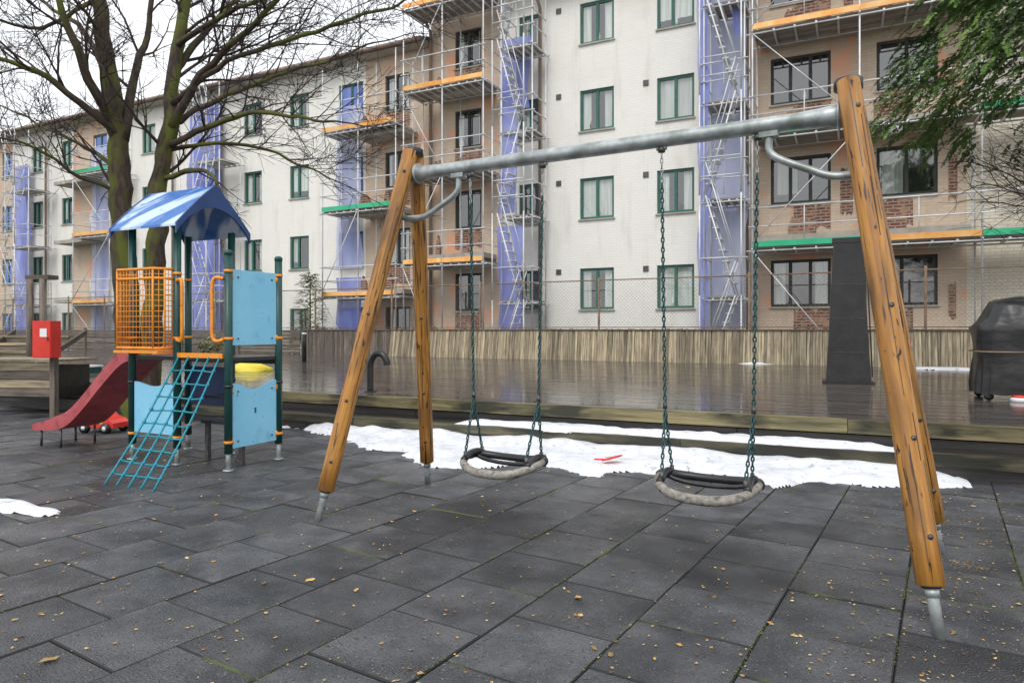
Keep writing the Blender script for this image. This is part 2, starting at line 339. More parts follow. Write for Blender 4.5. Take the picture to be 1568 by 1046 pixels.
# ---------------- building ----------------
bld=empty('apartment_building',FP(ux(900),0,0))
ROWC=[1.93,4.83,7.66,10.47]; ROWL=[.8,3.7,6.55,9.4]; WH=1.32
def section_mat(px,left):
    if left:
        for a,c in ((-400,20),(112,165),(560,662)):
            if a<=px<c: return 'wtan'
        return 'wwhite'
    if px<770: return 'wtan'
    if px<1147: return 'wwhite'
    if px<1480: return 'wtan'
    return 'wpale'
def facade(name,pxs,left,ztop,wins,rows):
    b=MB(); u_b=set(ux(p) for p in pxs); zb={0,ztop}
    ops=[]
    for (a,c,kind,rr) in wins:
        u0,u1=ux(a),ux(c); u_b|={u0,u1}
        for r in rr: ops.append((u0,u1,rows[r],rows[r]+WH,kind,a,r))
    for r in rows: zb|={r,r+WH}
    us_=sorted(u_b); zs=sorted(zb); us_=[u for i,u in enumerate(us_) if i==0 or u-us_[i-1]>1e-4]
    for i in range(len(us_)-1):
        um=(us_[i]+us_[i+1])/2; p=FP(um,0,0); px=CX+F*p.x/p.y; m=section_mat(px,left)
        for j in range(len(zs)-1):
            zm=(zs[j]+zs[j+1])/2
            if any(o[0]<um<o[1] and o[2]<zm<o[3] for o in ops): continue
            c=[(us_[i],zs[j]),(us_[i+1],zs[j]),(us_[i+1],zs[j+1]),(us_[i],zs[j+1])]
            b.add([FP(u,0,z) for u,z in c],[(0,1,2,3)],m,[(u,z,0) for u,z in c])
    ua,ub=us_[0],us_[-1]
    for uu in (ua,ub):
        c=[(0,0),(-11,0),(-11,ztop),(0,ztop)]
        b.add([FP(uu,o,z) for o,z in c],[(0,1,2,3)],'wwhite',[(o,z,0) for o,z in c])
    c=[(ua,0),(ub,0),(ub,ztop),(ua,ztop)]; b.add([FP(u,-11,z) for u,z in c],[(0,1,2,3)],'wwhite',[(u,z,0) for u,z in c])
    for (u0,u1,z0,z1,kind,a,r) in ops:
        m=section_mat(a+2,left)
        for (p,q) in (((u0,z0),(u1,z0)),((u1,z0),(u1,z1)),((u1,z1),(u0,z1)),((u0,z1),(u0,z0))):
            b.add([FP(p[0],0,p[1]),FP(q[0],0,q[1]),FP(q[0],-.16,q[1]),FP(p[0],-.16,p[1])],[(0,1,2,3)],m)
    b.build('walls',bld)
    b=MB(); g=MB()
    for (u0,u1,z0,z1,kind,a,r) in ops:
        fm='framed' if kind in('d',) else 'frame'; fw=.075
        def fb(ua,ub,za,zb,o0=-.13,o1=-.06,mm=None): b.box(FP(ua,o0,za),U*(ub-ua),NF*(o1-o0),Z*(zb-za),mm or fm)
        fb(u0,u1,z0,z0+fw); fb(u0,u1,z1-fw,z1); fb(u0,u0+fw,z0+fw,z1-fw); fb(u1-fw,u1,z0+fw,z1-fw)
        n=3 if (u1-u0)>1.5 else 2
        for k in range(1,n):
            uc=u0+(u1-u0)*k/n if n>2 else u0+(u1-u0)*(.42 if R()<.3 else .5)
            fb(uc-.045,uc+.045,z0+fw,z1-fw)
        b.box(FP(u0-.04,-.13,z0-.05),U*(u1-u0+.08),NF*.19,Z*.045,'concrete')
        if kind=='f' :
            g.add([FP(u,-.1,z) for u,z in ((u0,z0),(u1,z0),(u1,z1),(u0,z1))],[(0,1,2,3)],'film'); continue
        g.add([FP(u,-.1,z) for u,z in ((u0,z0),(u1,z0),(u1,z1),(u0,z1))],[(0,1,2,3)],'glass')
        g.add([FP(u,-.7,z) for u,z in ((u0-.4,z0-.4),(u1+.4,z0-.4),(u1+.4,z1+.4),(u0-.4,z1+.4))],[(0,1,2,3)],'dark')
        W_=u1-u0
        t=R(); spans=[]
        if kind=='d': spans=[(0,ru(.15,.3)),(ru(.72,.85),1)] if t<.45 else ([(.1,.45)] if t<.7 else [])
        elif t<.3: spans=[(0,.3),(.7,1)]
        elif t<.8: spans=[(0,1)]
        elif t<.95: spans=[(0,.45)]
        for s0,s1 in spans:
            vs=[];fs=[];tc=[];n2=14
            for k in range(n2+1):
                s=s0+(s1-s0)*k/n2; o=-.17+.02*math.sin(k*2.2+a)
                for z in (z0 if t<.6 else z0+.3,z1):
                    vs.append(FP(u0+W_*s,o,z)); tc.append((u0+W_*s,z,0))
            for k in range(n2): fs.append((2*k,2*k+2,2*k+3,2*k+1))
            g.add(vs,fs,'curtain',tc,smooth=True)
        if R()<.4:
            uc=u0+W_*ru(.25,.7); g.tube([FP(uc,-.14,z0+.07),FP(uc,-.14,z0+.2),FP(uc,-.14,z0+.35)],[.04,.05,.015],'white' if R()<.5 else 'pine',n=6)
    b.build('window_frames',bld); g.build('window_panes',bld)
    b=MB()
    b.box(FP(ua,-11.4,ztop),U*(ub-ua),NF*11.95,Z*.16,'concrete')
    rp=[(.6,ztop+.17),(-5.5,ztop+2.3),(-11.5,ztop+.17)]
    vs=[FP(u,o,z) for u in (ua,ub) for o,z in rp]
    b.add(vs,[(0,3,4,1),(1,4,5,2),(0,1,2),(3,5,4)],'roof')
    b.tube([FP(ua,.65,ztop+.1),FP(ub,.65,ztop+.1)],.08,'gutter',n=8)
    b.build('roof',bld)
allr=[0,1,2,3]
facade('center',[660,770,1147,1480,1900],False,12.55,
 [(697,737,'d',allr),(795,829,'w',allr),(888,940,'w',allr),(1006,1063,'w',allr),(1180,1272,'d',allr),(1342,1436,'d',allr),(1600,1690,'w',allr)],ROWC)
facade('left',[-400,20,112,165,560,659.5],True,11.45,
 [(590,628,'d',allr),(519,556,'f',allr),(444,473,'w',allr),(374,401,'w',allr),(300,328,'f',allr),(218,238,'w',allr),(143,164,'f',allr),(95,111,'w',allr),(50,66,'w',allr),(4,19,'f',allr),(-60,-35,'w',allr),(-130,-105,'w',allr)],ROWL)
b=MB()
def balc(pa,pb,rows,depth=.95,par=True):
    u0,u1=ux(pa),ux(pb)
    for r in rows:
        z=r-.98
        b.box(FP(u0,.004,z-.16),U*(u1-u0),NF*depth,Z*.16,'concrete')
        if par:
            for (s0,s1) in ((.12,.26),(.62,.76)):
                ua=u0+(u1-u0)*(s0+ru(-.05,.05)); ub=u0+(u1-u0)*(s1+ru(-.04,.06))
                hh=ru(.35,.75)
                vs=[];tc=[]
                n=int((ub-ua)/.1)+2; fs=[]
                for k in range(n):
                    uu=ua+(ub-ua)*k/(n-1); zt=z+hh*(1-.5*abs(2*k/(n-1)-1)**2)+ru(-.1,.1)
                    for o in (depth,depth-.12):
                        vs+= [FP(uu,o,z+.003),FP(uu,o,zt)]; tc+=[(uu,z,0),(uu,zt,0)]
                for k in range(n-1):
                    q=4*k; fs+=[(q,q+4,q+5,q+1),(q+2,q+3,q+7,q+6),(q+1,q+5,q+7,q+3)]
                fs+=[(0,1,3,2),(4*n-4,4*n-2,4*n-1,4*n-3)]
                b.add(vs,fs,'wbrick',tc)
balc(1165,1478,ROWC); balc(675,760,ROWC); balc(568,640,ROWL); balc(113,164,ROWL,par=False)
def patch(pa,pb,z0,z1,m='wbrick',o=.006):
    u0,u1=ux(pa),ux(pb); n=10; vs=[];fs=[];tc=[]
    for k in range(n+1):
        uu=u0+(u1-u0)*k/n
        for z in (z0+ru(-.08,.08),z1+ru(-.08,.08)): vs.append(FP(uu,o,z)); tc.append((uu,z,0))
    for k in range(n): fs.append((2*k,2*k+2,2*k+3,2*k+1))
    b.add(vs,fs,m,tc)
for r in ROWC:
    patch(1215,1272,r-.75,r-.08); patch(1345,1398,r-.8,r-.08); patch(697,738,r-.7,r-.08)
    patch(1290+ru(-6,6),1306,r-ru(.2,.7),r+ru(.1,.9)); patch(1452,1464+ru(-4,4),r-ru(0,.4),r+ru(.3,1))
for r in ROWL: patch(592,628,r-.7,r-.08)
for px in (852,985):
    for r in ROWC: 
        b.box(FP(ux(px),.003,r+1.15),U*.17,NF*.03,Z*.17,'darksteel')
for px in (662,829,1146,342,74,268):
    zt=12.4 if px>=662 else 11.3
    b.tube([FP(ux(px),.12,0),FP(ux(px),.12,zt-.5),FP(ux(px),.55,zt-.1)],.055,'gutter',n=6)
b.build('balconies',bld)

# ---------------- scaffolds ----------------
def scaffold(name,pa,pb,levels,ztop,toes,nets=(),bay=2.1,oi=.3,oo=1.35,stair=False):
    b=MB(); u0,u1=ux(pa,oo),ux(pb,oo); n=max(1,round((u1-u0)/bay)); du=(u1-u0)/n; r=.024
    for i in range(n+1):
        u=u0+du*i
        for o in (oi,oo):
            b.tube([FP(u,o,0),FP(u,o,ztop+ru(-.2,.3))],r,'scaf',n=6)
        for z in levels:
            b.tube([FP(u,oi-.25,z-.06),FP(u,oo+.12,z-.06)],r,'scaf',n=6)
    for li,z in enumerate(levels):
        for o in (oi,oo): b.tube([FP(u0-.15,o,z-.1),FP(u1+.15,o,z-.1)],r*.9,'scaf',n=6)
        for h in (.55,1.05): 
            b.tube([FP(u0-.1,oo+.03,z+h),FP(u1+.1,oo+.03,z+h)],r*.85,'scaf',n=6)
            for uu in (u0,u1): b.tube([FP(uu,oi,z+h),FP(uu,oo,z+h)],r*.8,'scaf',n=6)
        nb=4; bw=(oo-oi-.06)/nb
        for i in range(n):
            for k in range(nb):
                b.box(FP(u0+du*i+.02,oi+.03+k*bw,z-.04),U*(du-.04),NF*(bw-.015),Z*.05,'board')
            for k in range(1,5):
                b.box(FP(u0+du*i+du*k/5,oi-.02,z-.1),U*.05,NF*(oo-oi+.04),Z*.055,'scaf')
            b.tube([FP(u0+du*(i+.5),oo+.03,z+.1),FP(u0+du*(i+.5),oo+.03,z+1.05)],r*.6,'scaf',n=5)
            t=toes[(li+i)%len(toes)] if not callable(toes) else toes(li,i,n)
            if t: b.box(FP(u0+du*i+.01,oo+.035,z+.0),U*(du-.02),NF*.03,Z*.15,t)
    zs=[0]+list(levels)
    for i in range(n):
        if i%3==0 and not stair:
            for z0,z1 in zip(zs,zs[1:]):
                s=1 if (zs.index(z0)%2) else -1
                ua,ub=(u0+du*i,u0+du*(i+1)) if s>0 else (u0+du*(i+1),u0+du*i)
                b.tube([FP(ua,oo+.06,z0+.1),FP(ub,oo+.06,z1-.1)],r*.6,'scaf',n=5)
    if stair:
        zz=[0]+list(levels)
        for k,(z0,z1) in enumerate(zip(zz,zz[1:]+[ztop+1])):
            ua,ub=(u0+.15,u1-.15) if k%2==0 else (u1-.15,u0+.15)
            for o in (oo+.1,oo+.6):
                b.tube([FP(ua,o,z0),FP(ub,o,z1)],.022,'scaf',n=6)
                b.tube([FP(ua,o,z0+.9),FP(ub,o,z1+.9)],.016,'scaf',n=6)
            m=9
            for j in range(1,m):
                u=ua+(ub-ua)*j/m; z=z0+(z1-z0)*j/m
                b.box(FP(u-.08,oo+.1,z),U*.16,NF*.5,Z*.025,'scaf')
            for u in (u0,u1):
                b.tube([FP(u,oo+.63,z0),FP(u,oo+.63,z1)],r,'scaf',n=6)
            for h in (.5,1.0): b.tube([FP(u0,oo+.63,z1+h),FP(u1,oo+.63,z1+h)],.018,'scaf',n=5)
    for (pa2,pb2,z0,z1,m,o) in nets:
        ua,ub=ux(pa2,o),ux(pb2,o); na=max(4,int((ub-ua)/.15)); nz=max(4,int((z1-z0)/.4)); vs=[];fs=[]
        for i in range(na+1):
            for j in range(nz+1):
                u=ua+(ub-ua)*i/na; z=z0+(z1-z0)*j/nz
                vs.append(FP(u+noise.noise(Vector((0,z*.7,pa2)))*.14*(1 if i in(0,na) else 0),o+.2*noise.noise(Vector((u*3,z*.6,pa2))),z))
        for i in range(na):
            for j in range(nz): fs.append((i*(nz+1)+j,(i+1)*(nz+1)+j,(i+1)*(nz+1)+j+1,i*(nz+1)+j+1))
        b.add(vs,fs,m,smooth=True)
    b.build(name)
scaffold('scaffold',1152,1720,[3.5,6.5,9.35,12.2],13.3,lambda l,i,n:[['toeg','toeo','toeg','toeo'],['toeg',None,'toeg',None],['toeo','toeo','toeo','toeo'],['toeo']*4][l][min(i,3)],bay=2.6)
scaffold('scaffold',1078,1140,[2.2,4.9,7.6,10.3,12.6],13.5,[None],nets=[(1070,1143,.2,13.5,'netw',.22),(1070,1084,.2,13.5,'net',1.3),(1122,1134,9.5,11.5,'net',.9)],bay=1.6,stair=True)
scaffold('scaffold',618,740,[3.5,6.5,9.4,12.2],13,lambda l,i,n:'toeo' if l!=1 else ('toeg' if i==0 else None),bay=1.7,oo=1.5)
scaffold('scaffold',768,815,[2.2,4.9,7.6,10.3],12.4,[None],nets=[(762,800,.2,4.6,'net',1.25),(766,792,5,8.4,'net',1.25),(768,812,8.6,11.0,'net',.25)],bay=1.3,stair=True)
scaffold('scaffold',494,606,[2.5,5.6,8.5],11,lambda l,i,n:['toeo','toeg','toeo'][l],nets=[(515,553,.2,3.2,'net',.9),(515,553,3.6,9.8,'netw',.2)],bay=1.8)
scaffold('scaffold',112,168,[2.5,5.6,8.5],10.6,lambda l,i,n:'toeo' if l<2 else 'toeg',nets=[(140,166,.2,10,'netw',.2)],bay=1.8)
scaffold('scaffold',296,336,[2.5,5.4,8.2],11.2,[None],nets=[(290,338,.2,10.9,'net',.25)],bay=1.6,stair=True)
scaffold('scaffold',8,44,[2.5,5.4,8.2],11.2,[None],nets=[(22,46,.2,9.8,'net',.25)],bay=1.6,stair=True)
# ---------------- fences ----------------
FO=2.47
b=MB()
u=ux(600,FO); ue=ux(1497,FO)
while u<ue:
    w=ru(.05,.085); t=ru(-.012,.012)
    b.box(FP(u,FO+ru(0,.02)+.14,.40),U*(w-.006)+Z*0,NF*.02,Z*(.9+ru(-.02,.02))-NF*.14+U*t,'slat'); u+=w
b.box(FP(ux(600,FO),FO-.06,1.26),U*(ue-ux(600,FO)),NF*.13,Z*.035,'slatd')
b.box(FP(ux(600,FO),FO-.02,.4),U*(ue-ux(600,FO)),NF*.03,Z*.86,'darkwood')
b.build('wooden_slat_fence')
b=MB(); u=ux(462,FO); ue=ux(598,FO)
while u<ue:
    w=ru(.08,.12); b.box(FP(u,FO+ru(0,.02),.40),U*(w-.008)+Z*0,NF*.02,Z*(.9+ru(-.02,.02)),'slatd'); u+=w
b.box(FP(ux(462,FO),FO-.03,1.26),U*(ue-ux(462,FO)),NF*.1,Z*.035,'slatd')
b.build('wooden_slat_fence')
b=MB(); u0=ux(-260,FO); u1=ux(460,FO)
for k in range(7): b.box(FP(u0,FO,.4+k*.125),U*(u1-u0),NF*.03,Z*.115,'slatd')
for k in range(12): b.box(FP(u0+(u1-u0)*k/12,FO+.03,.4),U*.1,NF*.05,Z*.95,'slatd')
b.build('wooden_board_wall')
b=MB(); FC=FO-.15; zt=2.68
for px in (-60,20,105,160,240,330,483,600,735,917,1147,1417,1640):
    b.tube([FP(ux(px,FC),FC,0),FP(ux(px,FC),FC,zt+.08)],.032,'post',n=8)
ua,ub=ux(-60,FC),ux(1640,FC)
b.tube([FP(ua,FC,zt),FP(ub,FC,zt)],.018,'post',n=6); b.tube([FP(ua,FC,1.35),FP(ub,FC,1.35)],.012,'post',n=5)
u=ua
H=zt-1.0
while u<ub:
    b.tube([FP(u,FC+.03,1.0),FP(u+H,FC+.03,zt)],.0022,'wire',n=3,cap=False); b.tube([FP(u+H,FC+.034,1.0),FP(u,FC+.034,zt)],.0022,'wire',n=3,cap=False); u+=.1
b.build('chain_link_fence')

# ---------------- swing set ----------------
b=MB(); ZT=2.6
for (f,T,sg) in ((LF,TL,-1),(LB,TL,1),(RF,TR,-1),(RB,TR,1)):
    top=T+sp*sg*.035+Z*ZT
    ax=(top-f).normalized()
    pw=f+ax*(.2/ax.z)
    n=12; pts=[pw+(top-pw)*k/n for k in range(n+1)]
    b.tube([pw-ax*.004]+pts,[.045]+[.057]*(n+1),'leg',n=20)
    b.tube([f-ax*.03,f+ax*.3],.025,'steel',n=14)
    b.tube([pw-ax*.012,pw-ax*.001],.04,'black',n=14)
    b.tube([pw-ax*.05,pw-ax*.012],.03,'steel',n=14)
    b.tube([f+ax*.09-us*.03,f+ax*.09+us*.03],.008,'darksteel',n=8)
    for t in (.08,.25,.5,.93):
        c=pw+(top-pw)*t; nrm=Vector((0,-1,0)); side=(nrm-ax*nrm.dot(ax)).normalized()
        b.tube([c+side*.05,c+side*.062],.012,'darksteel',n=8)
    for q in range(12):
        ang=ru(-1.2,1.2); base=Vector((0,-1,0)); side=(base-ax*base.dot(ax)).normalized(); sd=(side*math.cos(ang)+side.cross(ax)*math.sin(ang)).normalized()
        g=sd.cross(ax)*ru(.0008,.0024); t0=ru(0.01,.8); t1=min(.98,t0+ru(.05,.3))
        p0=pw+(top-pw)*t0+sd*.0552; p1=pw+(top-pw)*t1+sd*.0552+g*ru(-4,4)
        b.box(p0-g,g*2,sd*.0022,p1-p0,'darkwood')
for T in (TL,TR):
    b.tube([T+Z*(ZT-.03),T+Z*(ZT+.02),T+Z*(ZT+.035)],[.072,.072,.05],'black',n=20)
nn=24; pts=[];rd=[]
Lb=(brr-bl).length
for k in range(nn+1):
    t=k/nn; d=min(t,1-t)*Lb; pts.append(bl+(brr-bl)*t); rd.append(.045+.022*max(0,1-d/.18))
b.tube(pts,rd,'steel',n=20)
for T,s in ((TL,1),(TR,-1)):
    c=T+Z*BZ+us*s*.04; b.tube([c,c+us*s*.012],.075,'steel',n=20)
    ZC=2.12; t=(ZC)/ZT; 
    fa,fb2=((LF,LB) if s>0 else (RF,RB))
    pa=fa+(T-sp*.035+Z*ZT-fa)*t; pb=fb2+(T+sp*.035+Z*ZT-fb2)*t
    b.tube([pa,pb],.022,'steel',n=10)
    m=(pa+pb)/2
    att=T+us*s*.40+Z*(BZ-.05)
    q=[m,m+us*s*.15,m+us*s*.27+Z*.05,att-us*s*.02-Z*.12,att]
    b.tube(smooth_path(q,6),.021,'steel',n=10)
    b.box(att-us*.05-sp*.03-Z*.02,us*.1,sp*.06,Z*.03,'steel')
def chain(p,q,m,lk=.03,r=.0034,w=.0075):
    L=(q-p).length; n=max(1,round(L/lk)); d=(q-p)/n; t=d.normalized(); a=t.cross(sp+Z*.01).normalized(); c=t.cross(a)
    for i in range(n):
        ctr=p+d*(i+.5); x=a if i%2 else c; hl=d.length*.62
        ring=[]
        for k in range(8):
            an=2*math.pi*k/8; ring.append(ctr+t*hl*math.cos(an)+x*w*math.sin(an))
        b.tube(ring,r,m,n=5,closed=True)
for (pl,pr) in SEATS:
    zz=.385
    hl_,hr_=beamat(pl),beamat(pr); c=(hl_+hr_)/2
    c=Vector((c.x,c.y,zz))
    seat_h=.235
    for sg,h in ((-1,hl_),(1,hr_)):
        b.tube([h-Z*.045,h-Z*.075],.022,'darksteel',n=10); b.tube([h-Z*.05-us*.03,h-Z*.05+us*.03],.014,'steel',n=8)
        top=h-Z*.08; att=c+us*sg*(seat_h)+Z*.02; spl=Vector((att.x,att.y,0))+us*sg*.02+Z*.84
        mid=top+(spl-top)*.12
        chain(top,mid,'steel'); chain(mid,spl,'chain',r=.0052,w=.0082)
        b.tube([spl+Z*.02,spl-Z*.02],.013,'darksteel',n=8)
        for s2 in (-1,1):
            e=att+sp*(s2*.11-.03)+Z*.05
            chain(spl-Z*.015,e,'chain',r=.005,w=.0078)
            b.tube([e+Z*.014,e-Z*.035],.013,'darksteel',n=8)
    def rp(an):
        ca,sa=math.cos(an),math.sin(an)
        x=.285*math.copysign(abs(ca)**.8,ca); y=(.24 if sa<0 else .12)*math.copysign(abs(sa)**.85,sa)
        z=.035*abs(ca)**2 -.03*(1 if sa<0 else .0)*abs(sa)+(.02*abs(sa) if sa>0 else 0)
        return c+us*x+sp*y+Z*z
    fr=[rp(math.pi+math.pi*k/22) for k in range(23)]
    b.tube(fr,[.022+.007*math.sin(math.pi*k/22) for k in range(23)],'rubber',n=12)
    bk=[rp(math.pi*k/22) for k in range(23)]
    b.tube(bk,[.031-.006*math.sin(math.pi*k/22) for k in range(23)],'black',n=12)
    for sg in (-1,1):
        e=c+us*sg*.245+Z*.045; b.tube(smooth_path([e-sp*.15-Z*.02,e-sp*.06+Z*.012,e+sp*.03+Z*.014,e+sp*.10],4),[.023]*13,'black',n=10)
    q=[c+us*(.25*math.cos(math.pi*k/10))+sp*(.03)+Z*(.04-.045*math.sin(math.pi*k/10)) for k in range(11)]
    b.tube(q,.014,'black',n=8)
b.build('swing_set')

# ---------------- playhouse ----------------
E=Vector((-2.6,6.26,0)); W=Vector((-.9,.43,0)).normalized(); V=Vector((.43,.9,0)).normalized()
def PH(w,v,z): return E+W*w+V*v+Z*z
b=MB(); TS=.65
posts=[(0,0,1.98),(0,.62,1.98),(.68,0,2.3),(1.33,0,2.3),(.68,TS,2.3),(1.33,TS,2.3)]
for w,v,z in posts:
    b.tube([PH(w,v,.16),PH(w,v,z)],.036,'green',n=14)
    if z<2: b.tube([PH(w,v,z),PH(w,v,z+.03),PH(w,v,z+.045)],[.039,.039,.02],'green',n=14)
    b.tube([PH(w,v,-.02),PH(w,v,.2)],.024,'steel',n=10); b.tube([PH(w,v,.0),PH(w,v,.012)],.05,'steel',n=12)
    for zz in (.25,.76,1.2,1.82):
        if zz<z: b.tube([PH(w,v,zz),PH(w,v,zz+.025)],.041,'orange' if zz!=.76 else 'black',n=14)
b.box(PH(-.0,0,1.0),W*1.33,V*.63,Z*.035,'black')
b.box(PH(0,.62,.95),W*1.33,V*.03,Z*.08,'black'); b.box(PH(0.04,-.035,1.03),W*.6,V*.03,Z*.045,'orange')
def panel(w,v0,v1,z0,z1,m,wave=0,th=.02,axis='v'):
    n=20; vs=[];fs=[]
    for k in range(n+1):
        t=k/n; v=v0+(v1-v0)*t; zt=z1-(wave*math.sin(math.pi*t)**2 if wave else 0)
        for s in (0,th):
            P=(lambda z:PH(w+s-th/2,v,z)) if axis=='v' else (lambda z:PH(v,w+s-th/2,z))
            vs+=[P(z0),P(zt)]
    for k in range(n):
        q=4*k; fs+=[(q,q+4,q+5,q+1),(q+2,q+3,q+7,q+6),(q+1,q+5,q+7,q+3),(q,q+2,q+6,q+4)]
    fs+=[(0,1,3,2),(4*n,4*n+2,4*n+3,4*n+1)]
    b.add(vs,fs,m)
panel(0,.04,.58,1.15,1.85,'lblue'); panel(0,.04,.58,.2,.8,'lblue',wave=.07)
panel(0,.725,1.285,.28,.78,'lblue',wave=.04,axis='w'); panel(TS,.725,1.285,.5,.9,'dblue',axis='w')
for v in (.1,.52):
    for z in (.26,.72,1.21,1.78):
        b.tube([PH(-.012,v,z),PH(-.02,v,z)],.008,'darksteel',n=8)
        vv=.035 if v<.3 else .585
        b.tube([PH(-.0,vv,z-.02),PH(-.0,vv,z+.03)],.02,'orange',n=8)
b.box(PH(-.014,.3,.5),W*.004,V*.02,Z*.05,'dblue')
b.box(PH(.05,.25,.62),W*.55,V*.3,Z*.025,'black'); b.tube([PH(.32,.4,0),PH(.32,.4,.62)],.025,'steel',n=8)
b.box(PH(.1,.2,.38),W*.5,V*.22,Z*.03,'black'); b.box(PH(.1,.25,0),W*.04,V*.04,Z*.38,'darksteel'); b.box(PH(.56,.25,0),W*.04,V*.04,Z*.38,'darksteel')
z0,z1=1.12,1.87; vo=-.2; w0,w1=.70,1.33
path=[(w0,0),(w0,vo*.6),(w0+.06,vo),(w1-.06,vo),(w1,vo*.6),(w1,0)]
def pathpts(step):
    out=[]
    for (a,c) in zip(path,path[1:]):
        L=math.hypot(c[0]-a[0],c[1]-a[1]); n=max(1,round(L/step))
        for k in range(n): out.append((a[0]+(c[0]-a[0])*k/n,a[1]+(c[1]-a[1])*k/n))
    return out+[path[-1]]
for p in pathpts(.045): b.tube([PH(*p,z0),PH(*p,z1)],.0036,'orange',n=5)
k=0
while z0+k*.05<=z1+.001: b.tube([PH(*p,z0+k*.05) for p in path],.0036,'orange',n=5); k+=1
for z in (z0,z1,1.78): b.tube([PH(*p,z) for p in path],.013,'orange',n=8)
for p in path: b.tube([PH(*p,z0),PH(*p,z1)],.01,'orange',n=8)
b.box(PH(w0,vo,1.07),W*(w1-w0),V*(-vo),Z*.025,'orange')
for (w,s) in ((.68,-1),(0,1)):
    for v in (-.03,TS-.03):
        b.tube(smooth_path([PH(w+s*.03,v,1.76),PH(w+s*.11,v-.02,1.77),PH(w+s*.14,v-.03,1.7),PH(w+s*.14,v-.03,1.45),PH(w+s*.14,v-.03,1.25),PH(w+s*.11,v-.02,1.19),PH(w+s*.03,v,1.2)],5),.017,'orange',n=8)
rw0,rw1=.55,1.5; ve0,ve1=-.12,.77; vc=(ve0+ve1)/2; ez,rz=2.27,2.70
def prof(t): return ez+(rz-ez)*(t+.04*math.sin(math.pi*t))
for sgn in (-1,1):
    n=8; vs=[];tc=[];fs=[]
    for k in range(n+1):
        t=k/n; v=(ve0 if sgn<0 else ve1); v=v+(vc-v)*t
        for w in (rw0,rw1):
            for dz in (0,.022): vs.append(PH(w,v,prof(t)+dz)); tc.append((w*.9+t*.55,t*.9-w*.3,sgn*3))
    for k in range(n):
        q=4*k; fs+=[(q+1,q+3,q+7,q+5),(q,q+4,q+6,q+2),(q,q+1,q+5,q+4),(q+2,q+6,q+7,q+3)]
    fs+=[(0,2,3,1)]
    b.add(vs,fs,'roofb',tc,smooth=False)
for wv in (rw0-.012,rw1-.01):
    n=20; vs=[];fs=[]
    for k in range(n+1):
        s=k/n; v=ve0+(ve1-ve0)*s; t=1-abs(2*s-1); zo=prof(t)+.03
        zi=ez-.07+.30*(math.sin(math.pi*s)**.75 if 0<s<1 else 0)
        for dw in (0,.022): vs+=[PH(wv+dw,v,zi),PH(wv+dw,v,zo)]
    for k in range(n):
        q=4*k; fs+=[(q,q+4,q+5,q+1),(q+2,q+3,q+7,q+6),(q+1,q+5,q+7,q+3),(q,q+2,q+6,q+4)]
    fs+=[(0,1,3,2),(4*n,4*n+2,4*n+3,4*n+1)]; b.add(vs,fs,'dblue')
sl=[(0,1.0),(.12,1.0),(.3,.93),(.6,.7),(.9,.45),(1.15,.28),(1.4,.21),(1.77,.19)]
slp=smooth_path([Vector((x,0,z)) for x,z in sl],5); va,vb=.06,.50
vs=[];fs=[]
prf=[(va,.13),(va+.02,.13),(va+.03,.02),(va+.1,0),(vb-.1,0),(vb-.03,.02),(vb-.02,.13),(vb,.13),(vb,-.02),(va,-.02)]; k=len(prf)
N1=len(slp)
for i,p in enumerate(slp):
    hs=1 if i<N1-6 else max(.35,(N1-1-i)/6*.65+.35)
    for (v,z) in prf: vs.append(PH(1.34+p.x,v,p.z+z*(hs if z>0 else 1)))
for i in range(N1-1):
    for j in range(k): fs.append((i*k+j,(i+1)*k+j,(i+1)*k+(j+1)%k,i*k+(j+1)%k)) 
fs+=[tuple(range(k)),tuple((N1-1)*k+j for j in range(k-1,-1,-1))]
b.add(vs,fs,'slide')
n0=len(b.Fc)-len(fs); bi=b.mi('slidebed')
for i in range(N1-1):
    for j in (2,3,4): b.Mi[n0+i*k+j]=bi
for (x,z) in ((1.65,.17),(1.3,.2)):
    for v in (.09,.47): b.tube([PH(1.34+x,v,0),PH(1.34+x,v,z)],.013,'darksteel',n=8)
b.box(PH(1.36,.03,1.03),W*.03,V*.03,Z*.6,'orange'); b.box(PH(1.36,.56,1.03),W*.03,V*.03,Z*.6,'orange')
for i in range(5):
    t=i/4; p0=PH(.08+.54*t,-.03,1.04); p1=PH(-.1+.6*t,-.84,.0); 
    mid=(p0+p1)/2-Z*.05; b.tube(smooth_path([p0,mid,p1],5),.0085,'teal',n=6)
for j in range(1,10):
    s=j/10; pts=[]
    for i in range(5):
        t=i/4; p0=PH(.08+.54*t,-.03,1.04); p1=PH(-.1+.6*t,-.84,.0); q=p0+(p1-p0)*s-Z*.05*4*s*(1-s); pts.append(q-Z*ru(0,.016))
        b.tube([q-V*.012-Z*.006,q+V*.012+Z*.006],.014,'teal',n=6)
    b.tube(pts,.0075,'teal',n=6)
b.build('playground_climbing_tower')

